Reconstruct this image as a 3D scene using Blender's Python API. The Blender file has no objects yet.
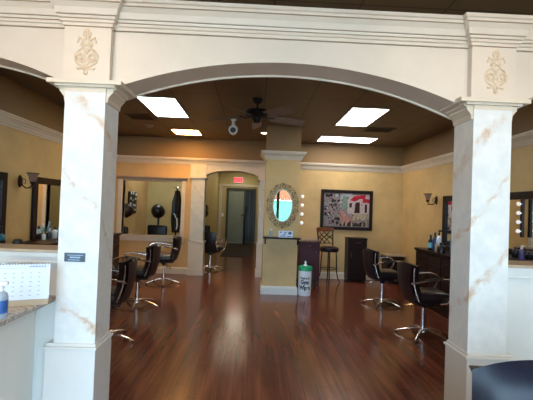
import bpy, bmesh, math, random
from mathutils import Vector, Matrix
random.seed(7)
PI = math.pi
scene = bpy.context.scene
COL = scene.collection

# ------------------------------------------------------------------ materials
MATS = {}
def s2l(c):
    return tuple((v / 12.92 if v <= .04045 else ((v + .055) / 1.055) ** 2.4) for v in c)
def rgb(r, g, b):
    return s2l((r / 255, g / 255, b / 255)) + (1.0,)
def mat(name, col, rough=.5, metal=0., var=0., scale=4., col2=None, bump=0., spec=.5, emis=None, estr=0., coat=0., sc3=None, trans=0.):
    m = bpy.data.materials.new(name); m.use_nodes = True
    nt = m.node_tree; b = nt.nodes['Principled BSDF']
    b.inputs['Roughness'].default_value = rough
    b.inputs['Metallic'].default_value = metal
    b.inputs['Specular IOR Level'].default_value = spec
    b.inputs['Coat Weight'].default_value = coat
    b.inputs['Transmission Weight'].default_value = trans
    if emis is not None:
        b.inputs['Emission Color'].default_value = emis
        b.inputs['Emission Strength'].default_value = estr
    tc = nt.nodes.new('ShaderNodeTexCoord')
    mp = nt.nodes.new('ShaderNodeMapping'); nt.links.new(tc.outputs['Object'], mp.inputs[0])
    if sc3: mp.inputs['Scale'].default_value = sc3
    nz = nt.nodes.new('ShaderNodeTexNoise'); nz.inputs['Scale'].default_value = scale
    nz.inputs['Detail'].default_value = 5; nz.inputs['Roughness'].default_value = .6
    nt.links.new(mp.outputs[0], nz.inputs['Vector'])
    rp = nt.nodes.new('ShaderNodeValToRGB')
    rp.color_ramp.elements[0].position = .3; rp.color_ramp.elements[1].position = .72
    c2 = col2 if col2 else tuple(max(0, v * (1 - var)) for v in col[:3]) + (1,)
    c1 = col if col2 else tuple(min(1, v * (1 + var * .6)) for v in col[:3]) + (1,)
    rp.color_ramp.elements[0].color = c2; rp.color_ramp.elements[1].color = c1
    nt.links.new(nz.outputs['Fac'], rp.inputs[0])
    nt.links.new(rp.outputs[0], b.inputs['Base Color'])
    if bump:
        bp = nt.nodes.new('ShaderNodeBump'); bp.inputs['Strength'].default_value = bump
        bp.inputs['Distance'].default_value = .01
        nt.links.new(nz.outputs['Fac'], bp.inputs['Height']); nt.links.new(bp.outputs[0], b.inputs['Normal'])
    MATS[name] = m
    return m

mat('yellow_plaster', rgb(207, 173, 117), .55, var=.18, scale=1.8, bump=.05)
mat('hall_plaster', rgb(192, 176, 122), .6, var=.1, scale=1.8)
mat('orange_plaster', rgb(206, 168, 114), .55, var=.1, scale=1.8, bump=.05)
mat('soffit_paint', rgb(138, 106, 66), .6, var=.06, scale=1.5)
mat('cream_trim', rgb(214, 200, 180), .4, var=.07, scale=5)
mat('glazed_cream', rgb(216, 200, 182), .4, var=.07, scale=2.2)
mat('glaze_line', rgb(150, 126, 98), .5, var=.1)
mat('white_paint', rgb(216, 214, 208), .4, var=.04, scale=3)
mat('panel_grey', rgb(232, 228, 220), .5, var=.05, scale=2)
mat('relief_gilt', rgb(200, 172, 138), .45, var=.25, scale=30, col2=rgb(226, 206, 178))
mat('tan_wood_cap', rgb(176, 156, 134), .4, var=.1, scale=8)
mat('dark_wood', rgb(42, 22, 19), .42, spec=.22, var=.25, scale=6, sc3=(1, 6, 1))
mat('black_frame', rgb(34, 18, 16), .42, spec=.22, var=.2, scale=8)
mat('purple_wood', rgb(68, 32, 38), .45, spec=.25, var=.2, scale=5)
mat('brown_wood', rgb(110, 62, 38), .35, var=.25, scale=6)
mat('black_leather', rgb(30, 23, 28), .30, spec=.4, var=.15, scale=20, bump=.08)
mat('brown_leather', rgb(42, 27, 31), .35, var=.2, scale=12, bump=.08)
mat('navy_leather', rgb(20, 22, 36), .34, spec=.3, var=.12, scale=30, bump=.05)
mat('black_iron', rgb(22, 17, 16), .45, spec=.25, var=.1)
mat('black_plastic', rgb(20, 20, 22), .35, var=.1)
mat('grey_plastic', rgb(78, 80, 84), .3, var=.1)
mat('chrome', rgb(240, 240, 242), .22, metal=1., var=.02)
mat('pewter', rgb(112, 90, 66), .35, metal=.5, var=.1, scale=20)
mat('bronze', rgb(60, 38, 26), .4, metal=.6, var=.2, scale=20)
mat('mirror_glass', rgb(235, 238, 236), .02, metal=1., var=0)
mat('globe_glass', rgb(235, 230, 222), .25, var=.02, emis=(1, .95, .88, 1), estr=.45)
mat('shade_glass', rgb(150, 116, 100), .4, var=.2, scale=30)
mat('white_plastic', rgb(240, 244, 248), .4, var=.03)
mat('green_plastic', rgb(24, 160, 108), .4, var=.05)
mat('ink', rgb(16, 18, 24), .6)
mat('teal_plastic', rgb(28, 110, 130), .3, var=.1)
mat('blue_plastic', rgb(40, 82, 130), .3, var=.1)
mat('aqua_plastic', rgb(120, 196, 204), .3, var=.1)
mat('purple_plastic', rgb(96, 84, 140), .3, var=.1)
mat('paper', rgb(214, 226, 244), .7, var=.02)
mat('paper_print', rgb(140, 158, 186), .7)
mat('tan_card', rgb(200, 176, 146), .6, var=.05)
mat('clear_plastic', rgb(196, 214, 228), .15, var=.02, trans=.5)
mat('label_blue', rgb(52, 96, 164), .4, var=.25, scale=30)
mat('plaque_grey', rgb(68, 84, 100), .4, var=.05)
mat('plaque_text', rgb(168, 190, 214), .5)
mat('door_green', rgb(132, 142, 126), .45, var=.07)
mat('door_frame_green', rgb(62, 64, 50), .45, var=.07)
mat('dark_glass', rgb(40, 44, 40), .3, spec=.2, var=.2, scale=2)
mat('mat_rubber', rgb(38, 28, 24), .9, var=.2, scale=30)
mat('vent_metal', rgb(52, 38, 26), .5, var=.1)
mat('grille_dark', rgb(14, 11, 9), .7)
mat('lamp_white', rgb(220, 222, 220), .35, var=.02)
mat('fan_black', rgb(18, 15, 14), .5, spec=.2, var=.1)
mat('fan_blade', rgb(132, 114, 100), .35, var=.15, scale=8)
mat('light_frame', rgb(150, 140, 124), .5)
mat('diffuser_cool', rgb(230, 240, 240), .5, emis=(.86, 1, .98, 1), estr=10.)
mat('diffuser_white', rgb(240, 240, 240), .5, emis=(1, .97, .9, 1), estr=10.)
mat('diffuser_warm', rgb(240, 230, 200), .5, emis=(1, .55, .16, 1), estr=30.)
mat('bulb_warm', rgb(240, 230, 200), .5, emis=(1, .85, .55, 1), estr=6.)
mat('exit_glow', rgb(240, 90, 100), .5, emis=(1, .25, .28, 1), estr=.6)
mat('exit_letter', rgb(230, 10, 24), .5, emis=(1, .01, .02, 1), estr=1.)
mat('outside_green', rgb(72, 122, 92), .8, var=.03)
mat('outside_orange', rgb(120, 60, 20), .8, var=.1)
mat('pavement', rgb(232, 224, 214), .9, var=.08)
for n, c in dict(p_base=(164, 146, 146), p_red=(186, 40, 58), p_pink=(206, 150, 140), p_wall=(206, 186, 184), p_dark=(62, 40, 40), p_green=(136, 158, 146), p_leaf=(70, 64, 66), p_cream=(196, 178, 150), p_sky=(196, 200, 214), p_blue=(110, 124, 158)).items():
    mat(n, rgb(*[v * .9 for v in c]), .6, spec=.15, var=.45 if n in ('p_base', 'p_leaf', 'p_green', 'p_cream', 'p_pink') else .2, scale=26)

def ceiling_mat():
    m = mat('ceiling_paint', rgb(110, 86, 60), .55, var=.06, scale=1.2)
    nt = m.node_tree; b = nt.nodes['Principled BSDF']
    lk = b.inputs['Base Color'].links[0]; src = lk.from_socket
    tc = nt.nodes.new('ShaderNodeTexCoord'); sp = nt.nodes.new('ShaderNodeSeparateXYZ')
    nt.links.new(tc.outputs['Object'], sp.inputs[0])
    outs = []
    for ax, off, step in (('X', .10, .64), ('Y', .35, 1.28)):
        a = nt.nodes.new('ShaderNodeMath'); a.operation = 'SUBTRACT'; a.inputs[1].default_value = off - step * 20 - step / 2
        nt.links.new(sp.outputs[ax], a.inputs[0])
        p = nt.nodes.new('ShaderNodeMath'); p.operation = 'MODULO'; p.inputs[1].default_value = step
        nt.links.new(a.outputs[0], p.inputs[0])
        c = nt.nodes.new('ShaderNodeMath'); c.operation = 'COMPARE'; c.inputs[1].default_value = step / 2; c.inputs[2].default_value = .007
        nt.links.new(p.outputs[0], c.inputs[0]); outs.append(c)
    mx = nt.nodes.new('ShaderNodeMath'); mx.operation = 'MAXIMUM'
    nt.links.new(outs[0].outputs[0], mx.inputs[0]); nt.links.new(outs[1].outputs[0], mx.inputs[1])
    mix = nt.nodes.new('ShaderNodeMix'); mix.data_type = 'RGBA'
    mix.inputs[7].default_value = rgb(70, 50, 34)
    nt.links.new(src, mix.inputs[6]); nt.links.new(mx.outputs[0], mix.inputs[0])
    nt.links.new(mix.outputs[2], b.inputs['Base Color'])
ceiling_mat()

def floor_mat():
    m = bpy.data.materials.new('laminate_planks'); m.use_nodes = True; MATS['laminate_planks'] = m
    nt = m.node_tree; N = nt.nodes; L = nt.links; b = N['Principled BSDF']
    tc = N.new('ShaderNodeTexCoord')
    rot = N.new('ShaderNodeMapping'); rot.inputs['Rotation'].default_value = (0, 0, PI / 2)
    L.new(tc.outputs['Object'], rot.inputs[0])
    br = N.new('ShaderNodeTexBrick'); br.offset = .37; br.squash = 1
    br.inputs['Scale'].default_value = 1; br.inputs['Brick Width'].default_value = 1.2
    br.inputs['Row Height'].default_value = .125; br.inputs['Mortar Size'].default_value = .0018
    br.inputs['Color1'].default_value = rgb(104, 57, 43); br.inputs['Color2'].default_value = rgb(114, 65, 49)
    br.inputs['Mortar'].default_value = rgb(72, 36, 26)
    L.new(rot.outputs[0], br.inputs['Vector'])
    st = N.new('ShaderNodeMapping'); st.inputs['Scale'].default_value = (20, .8, 1)
    L.new(tc.outputs['Object'], st.inputs[0])
    nz = N.new('ShaderNodeTexNoise'); nz.inputs['Scale'].default_value = 1.6; nz.inputs['Detail'].default_value = 7
    nz.inputs['Roughness'].default_value = .62; nz.inputs['Distortion'].default_value = .3
    L.new(st.outputs[0], nz.inputs['Vector'])
    rp = N.new('ShaderNodeValToRGB'); rp.color_ramp.elements[0].position = .33; rp.color_ramp.elements[1].position = .7
    rp.color_ramp.elements[0].color = (.84, .80, .80, 1); rp.color_ramp.elements[1].color = (1.16, 1.15, 1.12, 1)
    L.new(nz.outputs['Fac'], rp.inputs[0])
    st2 = N.new('ShaderNodeMapping'); st2.inputs['Scale'].default_value = (7, .55, 1)
    L.new(tc.outputs['Object'], st2.inputs[0])
    wv = N.new('ShaderNodeTexNoise'); wv.inputs['Scale'].default_value = 1.7; wv.inputs['Detail'].default_value = 3; wv.inputs['Distortion'].default_value = .6
    L.new(st2.outputs[0], wv.inputs['Vector'])
    rp2 = N.new('ShaderNodeValToRGB'); rp2.color_ramp.elements[0].position = .40; rp2.color_ramp.elements[1].position = .66
    rp2.color_ramp.elements[0].color = (.80, .78, .78, 1); rp2.color_ramp.elements[1].color = (1.34, 1.34, 1.28, 1)
    L.new(wv.outputs['Fac'], rp2.inputs[0])
    m0 = N.new('ShaderNodeMix'); m0.data_type = 'RGBA'; m0.blend_type = 'MULTIPLY'; m0.inputs[0].default_value = 1
    L.new(br.outputs['Color'], m0.inputs[6]); L.new(rp2.outputs[0], m0.inputs[7])
    mu = N.new('ShaderNodeMix'); mu.data_type = 'RGBA'; mu.blend_type = 'MULTIPLY'; mu.inputs[0].default_value = 1
    L.new(m0.outputs[2], mu.inputs[6]); L.new(rp.outputs[0], mu.inputs[7])
    L.new(mu.outputs[2], b.inputs['Base Color'])
    b.inputs['Roughness'].default_value = .17; b.inputs['Specular IOR Level'].default_value = .36
floor_mat()

def marble_mat(name, veins, base=(222, 221, 216)):
    """veins: (direction, offset, width) of the plane x*s + y*t + z = c in object space"""
    m = bpy.data.materials.new(name); m.use_nodes = True; MATS[name] = m
    nt = m.node_tree; N = nt.nodes; L = nt.links; b = N['Principled BSDF']
    def math_(op, a=None, c=None, v0=None, v1=None):
        n = N.new('ShaderNodeMath'); n.operation = op
        if a is not None: L.new(a, n.inputs[0])
        if c is not None: L.new(c, n.inputs[1])
        if v0 is not None: n.inputs[0].default_value = v0
        if v1 is not None: n.inputs[1].default_value = v1
        return n.outputs[0]
    tc = N.new('ShaderNodeTexCoord'); sp = N.new('ShaderNodeSeparateXYZ'); L.new(tc.outputs['Object'], sp.inputs[0])
    n1 = N.new('ShaderNodeTexNoise'); n1.inputs['Scale'].default_value = 11; n1.inputs['Detail'].default_value = 6; n1.inputs['Roughness'].default_value = .65
    L.new(tc.outputs['Object'], n1.inputs['Vector'])
    n2 = N.new('ShaderNodeTexNoise'); n2.inputs['Scale'].default_value = 9; n2.inputs['Detail'].default_value = 7; n2.inputs['Roughness'].default_value = .7
    L.new(tc.outputs['Object'], n2.inputs['Vector'])
    tot = None
    for s, t, c, w in veins:
        v = math_('MULTIPLY', sp.outputs['X'], None, v1=s)
        v = math_('ADD', v, math_('MULTIPLY', sp.outputs['Y'], None, v1=t))
        v = math_('ADD', v, sp.outputs['Z'])
        v = math_('ADD', v, math_('MULTIPLY', n1.outputs['Fac'], None, v1=.26))
        v = math_('ABSOLUTE', math_('SUBTRACT', v, None, v1=c + .13))
        f = N.new('ShaderNodeMapRange'); f.inputs[1].default_value = 0; f.inputs[2].default_value = w
        f.inputs[3].default_value = 1; f.inputs[4].default_value = 0
        L.new(v, f.inputs[0]); v = f.outputs[0]
        tot = v if tot is None else math_('MAXIMUM', tot, v)
    mk = N.new('ShaderNodeMapRange'); mk.inputs[1].default_value = .42; mk.inputs[2].default_value = .66
    mk.inputs[3].default_value = .06; mk.inputs[4].default_value = 1
    L.new(n2.outputs['Fac'], mk.inputs[0])
    tot = math_('MULTIPLY', math_('MULTIPLY', tot, mk.outputs[0]), None, v1=.85)
    cl = N.new('ShaderNodeValToRGB'); cl.color_ramp.elements[0].position = .3; cl.color_ramp.elements[1].position = .7
    cl.color_ramp.elements[0].color = rgb(base[0] - 12, base[1] - 8, base[2] - 4); cl.color_ramp.elements[1].color = rgb(base[0] + 8, base[1] + 8, base[2] + 8)
    L.new(n2.outputs['Fac'], cl.inputs[0])
    mx = N.new('ShaderNodeMix'); mx.data_type = 'RGBA'; mx.inputs[7].default_value = rgb(186, 142, 92)
    L.new(cl.outputs[0], mx.inputs[6]); L.new(tot, mx.inputs[0]); L.new(mx.outputs[2], b.inputs['Base Color'])
    b.inputs['Roughness'].default_value = .35
marble_mat('marble_left', [(1.1, .6, 2.13, .085), (1.0, 1.4, 1.44, .03), (.7, .5, .80, .05)])
marble_mat('marble_right', [(-1.0, .8, 2.06, .06), (-1.3, .6, 1.62, .04), (-1.1, .6, 1.12, .055)])
marble_mat('marble_back', [(1.4, 0, 1.9, .05), (1.2, 0, 1.3, .04)], base=(200, 196, 184))
def granite_mat():
    m = mat('granite', rgb(200, 192, 178), .25, scale=45, col2=rgb(128, 114, 100))
granite_mat()

# ------------------------------------------------------------------ mesh builder
class MB:
    def __init__(s): s.v = []; s.f = []; s.mi = []; s.sm = []; s.cur = 0
    def add(s, vs, fs, smooth=False):
        o = len(s.v); s.v += [tuple(v) for v in vs]
        for f in fs: s.f.append([i + o for i in f]); s.mi.append(s.cur); s.sm.append(smooth)
        return s
    def box(s, x0, x1, y0, y1, z0, z1, bev=0.):
        b = min(bev, abs(x1 - x0) * .49, abs(y1 - y0) * .49, abs(z1 - z0) * .49)
        if b <= 0:
            vs = [(x, y, z) for z in (z0, z1) for y in (y0, y1) for x in (x0, x1)]
            return s.add(vs, [(0, 2, 3, 1), (4, 5, 7, 6), (0, 1, 5, 4), (2, 6, 7, 3), (0, 4, 6, 2), (1, 3, 7, 5)])
        bm = bmesh.new()
        r = bmesh.ops.create_cube(bm, size=1)
        for v in r['verts']:
            v.co = ((x0 + x1) / 2 + v.co.x * (x1 - x0), (y0 + y1) / 2 + v.co.y * (y1 - y0), (z0 + z1) / 2 + v.co.z * (z1 - z0))
        bmesh.ops.bevel(bm, geom=bm.edges[:], offset=b, segments=3, profile=.5, affect='EDGES')
        bm.verts.index_update()
        s.add([v.co[:] for v in bm.verts], [[v.index for v in f.verts] for f in bm.faces], True); bm.free(); return s
    def lathe(s, prof, c=(0, 0, 0), n=20, mtx=None, smooth=True, arc=2 * PI):
        """prof: (radius, z); closed ends when radius 0"""
        vs = []; full = abs(arc - 2 * PI) < 1e-6; k = n if full else n + 1
        for r, z in prof:
            for i in range(k):
                a = arc * i / n; vs.append(Vector((r * math.cos(a), r * math.sin(a), z)))
        fs = []
        for j in range(len(prof) - 1):
            for i in range(n):
                i2 = (i + 1) % k if full else i + 1
                fs.append((j * k + i, j * k + i2, (j + 1) * k + i2, (j + 1) * k + i))
        if full:
            if prof[0][0] > 1e-5: fs.append(tuple(range(k))[::-1])
            if prof[-1][0] > 1e-5: fs.append(tuple((len(prof) - 1) * k + i for i in range(k)))
        if mtx is not None: vs = [mtx @ v for v in vs]
        return s.add([v + Vector(c) for v in vs], fs, smooth)
    def cyl(s, p0, p1, r0, r1=None, n=14):
        p0, p1 = Vector(p0), Vector(p1); r1 = r0 if r1 is None else r1
        d = p1 - p0; q = d.to_track_quat('Z', 'Y').to_matrix()
        return s.lathe([(r0, 0), (r1, d.length)], p0, n, q)
    def sphere(s, c, r, sc=(1, 1, 1), n=14, mtx=None):
        prof = [(r * math.sin(PI * i / 10) + 1e-6, -r * math.cos(PI * i / 10)) for i in range(11)]
        m = Matrix.Diagonal(Vector(sc)); m = mtx @ m if mtx is not None else m
        return s.lathe(prof, c, n, m)
    def tube(s, pts, r, n=8, closed=False, flat=None):
        pts = [Vector(p) for p in pts]; m = len(pts); rs = r if isinstance(r, (list, tuple)) else [r] * m
        vs = []; up = None
        for i, p in enumerate(pts):
            if closed: t = pts[(i + 1) % m] - pts[i - 1]
            else: t = pts[min(i + 1, m - 1)] - pts[max(i - 1, 0)]
            t.normalize()
            if up is None: up = Vector((0, 0, 1)) if abs(t.z) < .9 else Vector((1, 0, 0))
            u = t.cross(up); u.normalize(); w = u.cross(t); w.normalize(); up = w
            for k in range(n):
                a = 2 * PI * k / n
                fa, fb = flat if flat else (1, 1)
                vs.append(p + (u * math.cos(a) * fa + w * math.sin(a) * fb) * rs[i])
        fs = []
        for i in range(m if closed else m - 1):
            j = (i + 1) % m
            for k in range(n):
                k2 = (k + 1) % n; fs.append((i * n + k, i * n + k2, j * n + k2, j * n + k))
        if not closed: fs += [tuple(range(n))[::-1], tuple((m - 1) * n + k for k in range(n))]
        return s.add(vs, fs, True)
    def prism(s, poly, axis, a, b):
        """poly: 2D outline; axis 'x' -> (y,z), 'y' -> (x,z), 'z' -> (x,y)"""
        def P(u, w, t): return {'x': (t, u, w), 'y': (u, t, w), 'z': (u, w, t)}[axis]
        n = len(poly); vs = [P(u, w, a) for u, w in poly] + [P(u, w, b) for u, w in poly]
        fs = [tuple(range(n)), tuple(range(n, 2 * n))[::-1]] + [(i, i + n, (i + 1) % n + n, (i + 1) % n) for i in range(n)]
        return s.add(vs, fs)
    def sheet(s, grid, thick):
        """grid[i][j] of points; gives a closed slab along the normals"""
        R, C_ = len(grid), len(grid[0]); G = [[Vector(p) for p in row] for row in grid]
        def nrm(i, j):
            a = G[min(i + 1, R - 1)][j] - G[max(i - 1, 0)][j]; b = G[i][min(j + 1, C_ - 1)] - G[i][max(j - 1, 0)]
            n = a.cross(b); n.normalize(); return n
        vs = [G[i][j] for i in range(R) for j in range(C_)]
        vs += [G[i][j] - nrm(i, j) * (thick(i / (R - 1), j / (C_ - 1)) if callable(thick) else thick) for i in range(R) for j in range(C_)]
        o = R * C_; fs = []
        for i in range(R - 1):
            for j in range(C_ - 1):
                q = (i * C_ + j, (i + 1) * C_ + j, (i + 1) * C_ + j + 1, i * C_ + j + 1)
                fs += [q, tuple(x + o for x in q[::-1])]
        edge = [j for j in range(C_)] + [i * C_ + C_ - 1 for i in range(1, R)] + [(R - 1) * C_ + j for j in range(C_ - 2, -1, -1)] + [i * C_ for i in range(R - 2, 0, -1)]
        for a, b in zip(edge, edge[1:] + edge[:1]): fs.append((a, b, b + o, a + o))
        return s.add(vs, fs, True)
    def xf(s, m, start=0):
        s.v[start:] = [tuple(m @ Vector(v)) for v in s.v[start:]]; return s
    def build(s, name, mats, parent=None, loc=None, bevel=0., sub=0):
        me = bpy.data.meshes.new(name); me.from_pydata(s.v, [], s.f)
        if isinstance(mats, str): mats = [mats]
        for m in mats: me.materials.append(MATS[m])
        bm = bmesh.new(); bm.from_mesh(me)
        bmesh.ops.recalc_face_normals(bm, faces=bm.faces); bm.to_mesh(me); bm.free()
        for p, i, sm in zip(me.polygons, s.mi, s.sm): p.material_index = i; p.use_smooth = sm
        if any(s.sm):
            me.set_sharp_from_angle(angle=math.radians(42))
        o = bpy.data.objects.new(name, me); COL.objects.link(o)
        if parent is not None: o.parent = parent
        if loc is not None: o.location = loc
        if bevel:
            md = o.modifiers.new('bevel', 'BEVEL'); md.width = bevel; md.segments = 2; md.limit_method = 'ANGLE'
        if sub:
            md = o.modifiers.new('subd', 'SUBSURF'); md.levels = sub; md.render_levels = sub
        return o

def thing(name, label, cat, loc=(0, 0, 0), rz=0., group=None):
    o = bpy.data.objects.new(name, None); COL.objects.link(o); o.empty_display_size = .1
    o.location = loc; o.rotation_euler = (0, 0, rz); tag(o, label, cat, group); return o
def tag(o, label, cat, group=None):
    o['label'] = label; o['category'] = cat
    if group: o['group'] = group
    return o
def struct(o): o['kind'] = 'structure'; return o
def dup(root, loc, rz, label, group=None):
    def cp(o, par):
        c = o.copy(); COL.objects.link(c); c.parent = par
        for ch in list(o.children): cp(ch, c)
        return c
    r = cp(root, None); r.location = loc; r.rotation_euler = (0, 0, rz); r['label'] = label
    if group: r['group'] = group
    return r
def text_mesh(txt, size, xsc=.82):
    cu = bpy.data.curves.new('t', 'FONT'); cu.body = txt; cu.size = size; cu.extrude = .0006
    cu.align_x = 'CENTER'; cu.align_y = 'CENTER'; cu.offset = size * .045
    o = bpy.data.objects.new('t', cu); COL.objects.link(o)
    bpy.context.view_layer.update()
    me = bpy.data.meshes.new_from_object(o.evaluated_get(bpy.context.evaluated_depsgraph_get()))
    bpy.data.objects.remove(o); bpy.data.curves.remove(cu)
    vs = [(v.co.x * xsc, v.co.y, v.co.z) for v in me.vertices]; fs = [list(p.vertices) for p in me.polygons]
    bpy.data.meshes.remove(me); return vs, fs

# ------------------------------------------------------------------ camera
F = 400.0
yaw, pit, rol = math.radians(1.80), math.radians(1.02), math.radians(2.105)
fw = Vector((math.sin(yaw) * math.cos(pit), math.cos(yaw) * math.cos(pit), math.sin(pit)))
rt = Vector((math.cos(yaw), -math.sin(yaw), 0)); up = rt.cross(fw)
rr = rt * math.cos(rol) + up * math.sin(rol); uu = -rt * math.sin(rol) + up * math.cos(rol)
cd = bpy.data.cameras.new('camera'); cam = bpy.data.objects.new('camera', cd); COL.objects.link(cam)
cam.matrix_world = Matrix(((rr.x, uu.x, -fw.x, 0), (rr.y, uu.y, -fw.y, 0), (rr.z, uu.z, -fw.z, 1.6), (0, 0, 0, 1)))
cd.sensor_width = 36; cd.lens = F / 533 * 36; cd.clip_start = .02
scene.camera = cam

XL, XR, YB, ZC, YF = -3.2, 3.47, 9.25, 3.12, -2.8
YE = 17.3; XCL, XCR = -1.55, .30; YA = 12.1

# ------------------------------------------------------------------ setting
m = MB().box(XL - .15, XR + .15, YF - .15, YE + .1, -.1, 0); struct(m.build('floor', 'laminate_planks'))
m = MB().box(XL - .15, XR + .15, YF - .15, YE + .1, ZC, ZC + .1); struct(m.build('ceiling', 'ceiling_paint'))
ZS = 2.6
def wall2(name, x0, x1, y0, y1, lower='yellow_plaster', upper='soffit_paint'):
    m = MB().box(x0, x1, y0, y1, 0, ZS); m.cur = 1; m.box(x0, x1, y0, y1, ZS, ZC); struct(m.build(name, [lower, upper]))
wall2('wall_left', XL - .15, XL, YF, YA + .15)
wall2('wall_right', XR, XR + .15, YF, YB + .15)
# back partition with the pass-through opening and the arch
WX0, WX1, WZ0, WZ1 = -3.0, -1.66, .86, 2.12
AX0, AX1 = -1.12, .10
m = MB()
m.box(XL, WX0, YB, YB + .15, 0, ZS); m.box(WX0, WX1, YB, YB + .15, 0, WZ0); m.box(WX0, WX1, YB, YB + .15, WZ1, ZS)
m.box(WX1, AX0 - .1, YB, YB + .15, 0, ZS)
m.cur = 1; m.box(AX1 + .1, XR, YB, YB + .15, 0, ZS)
m.cur = 2; m.box(XL, XR, YB, YB + .15, ZS, ZC)
struct(m.build('wall_back', ['orange_plaster', 'yellow_plaster', 'soffit_paint']))
# drying alcove and hallway beyond
m = MB().box(XL, XCL, YA, YA + .15, 0, ZC); struct(m.build('wall_alcove', 'hall_plaster'))
m = MB().box(XCL - .15, XCL, YA + .15, YE, 0, ZC); struct(m.build('wall_hall_left', 'hall_plaster'))
m = MB().box(XCR, XCR + .15, YB + .15, YE, 0, ZC); struct(m.build('wall_hall_right', 'hall_plaster'))
m = MB().box(XCL - .15, -1.18, YE, YE + .15, 0, ZC); m.box(.08, XCR + .15, YE, YE + .15, 0, ZC); m.box(-1.18, .08, YE, YE + .15, 2.38, ZC)
struct(m.build('wall_hall_end', 'hall_plaster'))
m = MB().box(-1.5, .4, YE + 1.6, YE + 1.7, 0, 2.6); m.box(-1.55, -1.5, YE + .15, YE + 1.6, 0, 2.6); m.box(.4, .45, YE + .15, YE + 1.6, 0, 2.6)
m.box(-1.5, .4, YE + .15, YE + 1.6, 2.5, 2.6); m.box(-1.5, .4, YE + .15, YE + 1.6, -.05, 0)
struct(m.build('wall_vestibule', 'hall_plaster'))
# street side wall behind the viewpoint: storefront opening
m = MB().box(XL, -2.7, YF - .15, YF, 0, ZC); m.box(3.0, XR, YF - .15, YF, 0, ZC); m.box(-2.7, 3.0, YF - .15, YF, 2.85, ZC); m.box(-2.7, 3.0, YF - .15, YF, 0, .12)
struct(m.build('wall_front', 'yellow_plaster'))
m = MB()
for x in (-2.7, -1.4, -.1, 1.0, 2.1, 2.94): m.box(x, x + (.12 if x == 1.0 else .07), YF - .12, YF - .03, .12, 2.85)
m.box(-2.7, 3.0, YF - .12, YF - .03, 2.79, 2.85); m.box(-2.7, 3.0, YF - .12, YF - .03, .12, .2)
struct(m.build('window_2', 'black_frame'))
m = MB().box(-30, 30, -40, YF - .16, -.16, -.06); struct(m.build('ground', 'pavement'))
m = MB().box(.8, 3.2, -8.2, -8, -.05, 2.0, .02); m.cur = 1; m.box(-3, 9, -8.25, -7.9, 2.02, 2.7)
struct(m.build('wall_across_street', ['outside_green', 'outside_orange']))

# crown mouldings and baseboards: profile (out, z)
CROWN = [(0, 0), (.018, 0), (.022, .022), (.035, .028), (.045, .06), (.075, .10), (.09, .106), (.09, .125), (.105, .13), (.105, .15), (0, .15)]
def run(m, prof, p0, p1, nrm, z, mi=(0, 0)):
    """profile swept from p0 to p1 (xy), sticking out along nrm; mi: mitre extension factor at each end"""
    p0, p1, nrm = Vector(p0), Vector(p1), Vector(nrm); d = (p1 - p0).normalized(); n = len(prof); vs = []
    for e, (p, k) in enumerate(((p0, mi[0]), (p1, mi[1]))):
        for o, h in prof:
            q = p + nrm * o + d * o * k * (-1 if e == 0 else 1); vs.append((q.x, q.y, z + h))
    fs = [(i, (i + 1) % n, (i + 1) % n + n, i + n) for i in range(n)] + [tuple(range(n))[::-1], tuple(range(n, 2 * n))]
    m.add(vs, fs)
def trim(name, prof, p0, p1, nrm, z, mt='cream_trim', mi=(0, 0)):
    m = MB(); run(m, prof, p0, p1, nrm, z, mi); return struct(m.build(name, mt))
trim('trim_1', CROWN, (XL, 2.95), (XL, YB), (1, 0), 2.51, mi=(0, -1))
trim('trim_2', CROWN, (XR, 2.95), (XR, YB), (-1, 0), 2.51, mi=(0, -1))
trim('trim_3', CROWN, (XL, YB), (XR, YB), (0, -1), 2.51, mi=(-1, -1))
BASE = [(0, 0), (.022, 0), (.022, .115), (.012, .14), (0, .15)]
trim('baseboard_left', BASE, (XL, 2.95), (XL, YB), (1, 0), 0, mi=(0, -1))
trim('baseboard_right', BASE, (XR, 2.95), (XR, YB), (-1, 0), 0, mi=(0, -1))
trim('baseboard_back', BASE, (XL, YB), (-1.48, YB), (0, -1), 0, mi=(-1, 0))
trim('baseboard_back_right', BASE, (.45, YB), (XR, YB), (0, -1), 0, mi=(0, -1))
trim('baseboard_hall_end', BASE, (XCL, YE), (-1.28, YE), (0, -1), 0)

# window_1: cream casing of the pass-through
m = MB(); c = .115
m.box(WX0 - .10, WX0, YB - .03, YB + .17, WZ0 - .02, WZ1 + .02); m.box(WX1, WX1 + .08, YB - .03, YB + .17, WZ0 - .02, WZ1 + .02)
fr = struct(m.build('window_1', 'cream_trim'))
m = MB(); run(m, [(0, 0), (.03, 0), (.04, .02), (.07, .05), (.08, .055), (.08, .075), (0, .075)], (WX0 - .13, YB), (WX1 + .12, YB), (0, -1), WZ1 + .005)
m.box(WX0, WX1, YB - .02, YB + .17, WZ1 - .02, WZ1 + .005); m.build('window_head', 'tan_wood_cap', fr)
m = MB().box(WX0 - .12, WX1 + .1, YB - .05, YB + .19, WZ0 - .03, WZ0 + .0); m.box(WX0 - .1, WX1 + .08, YB - .03, YB, WZ0 - .13, WZ0 - .03)
m.build('window_sill', 'cream_trim', fr)

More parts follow.
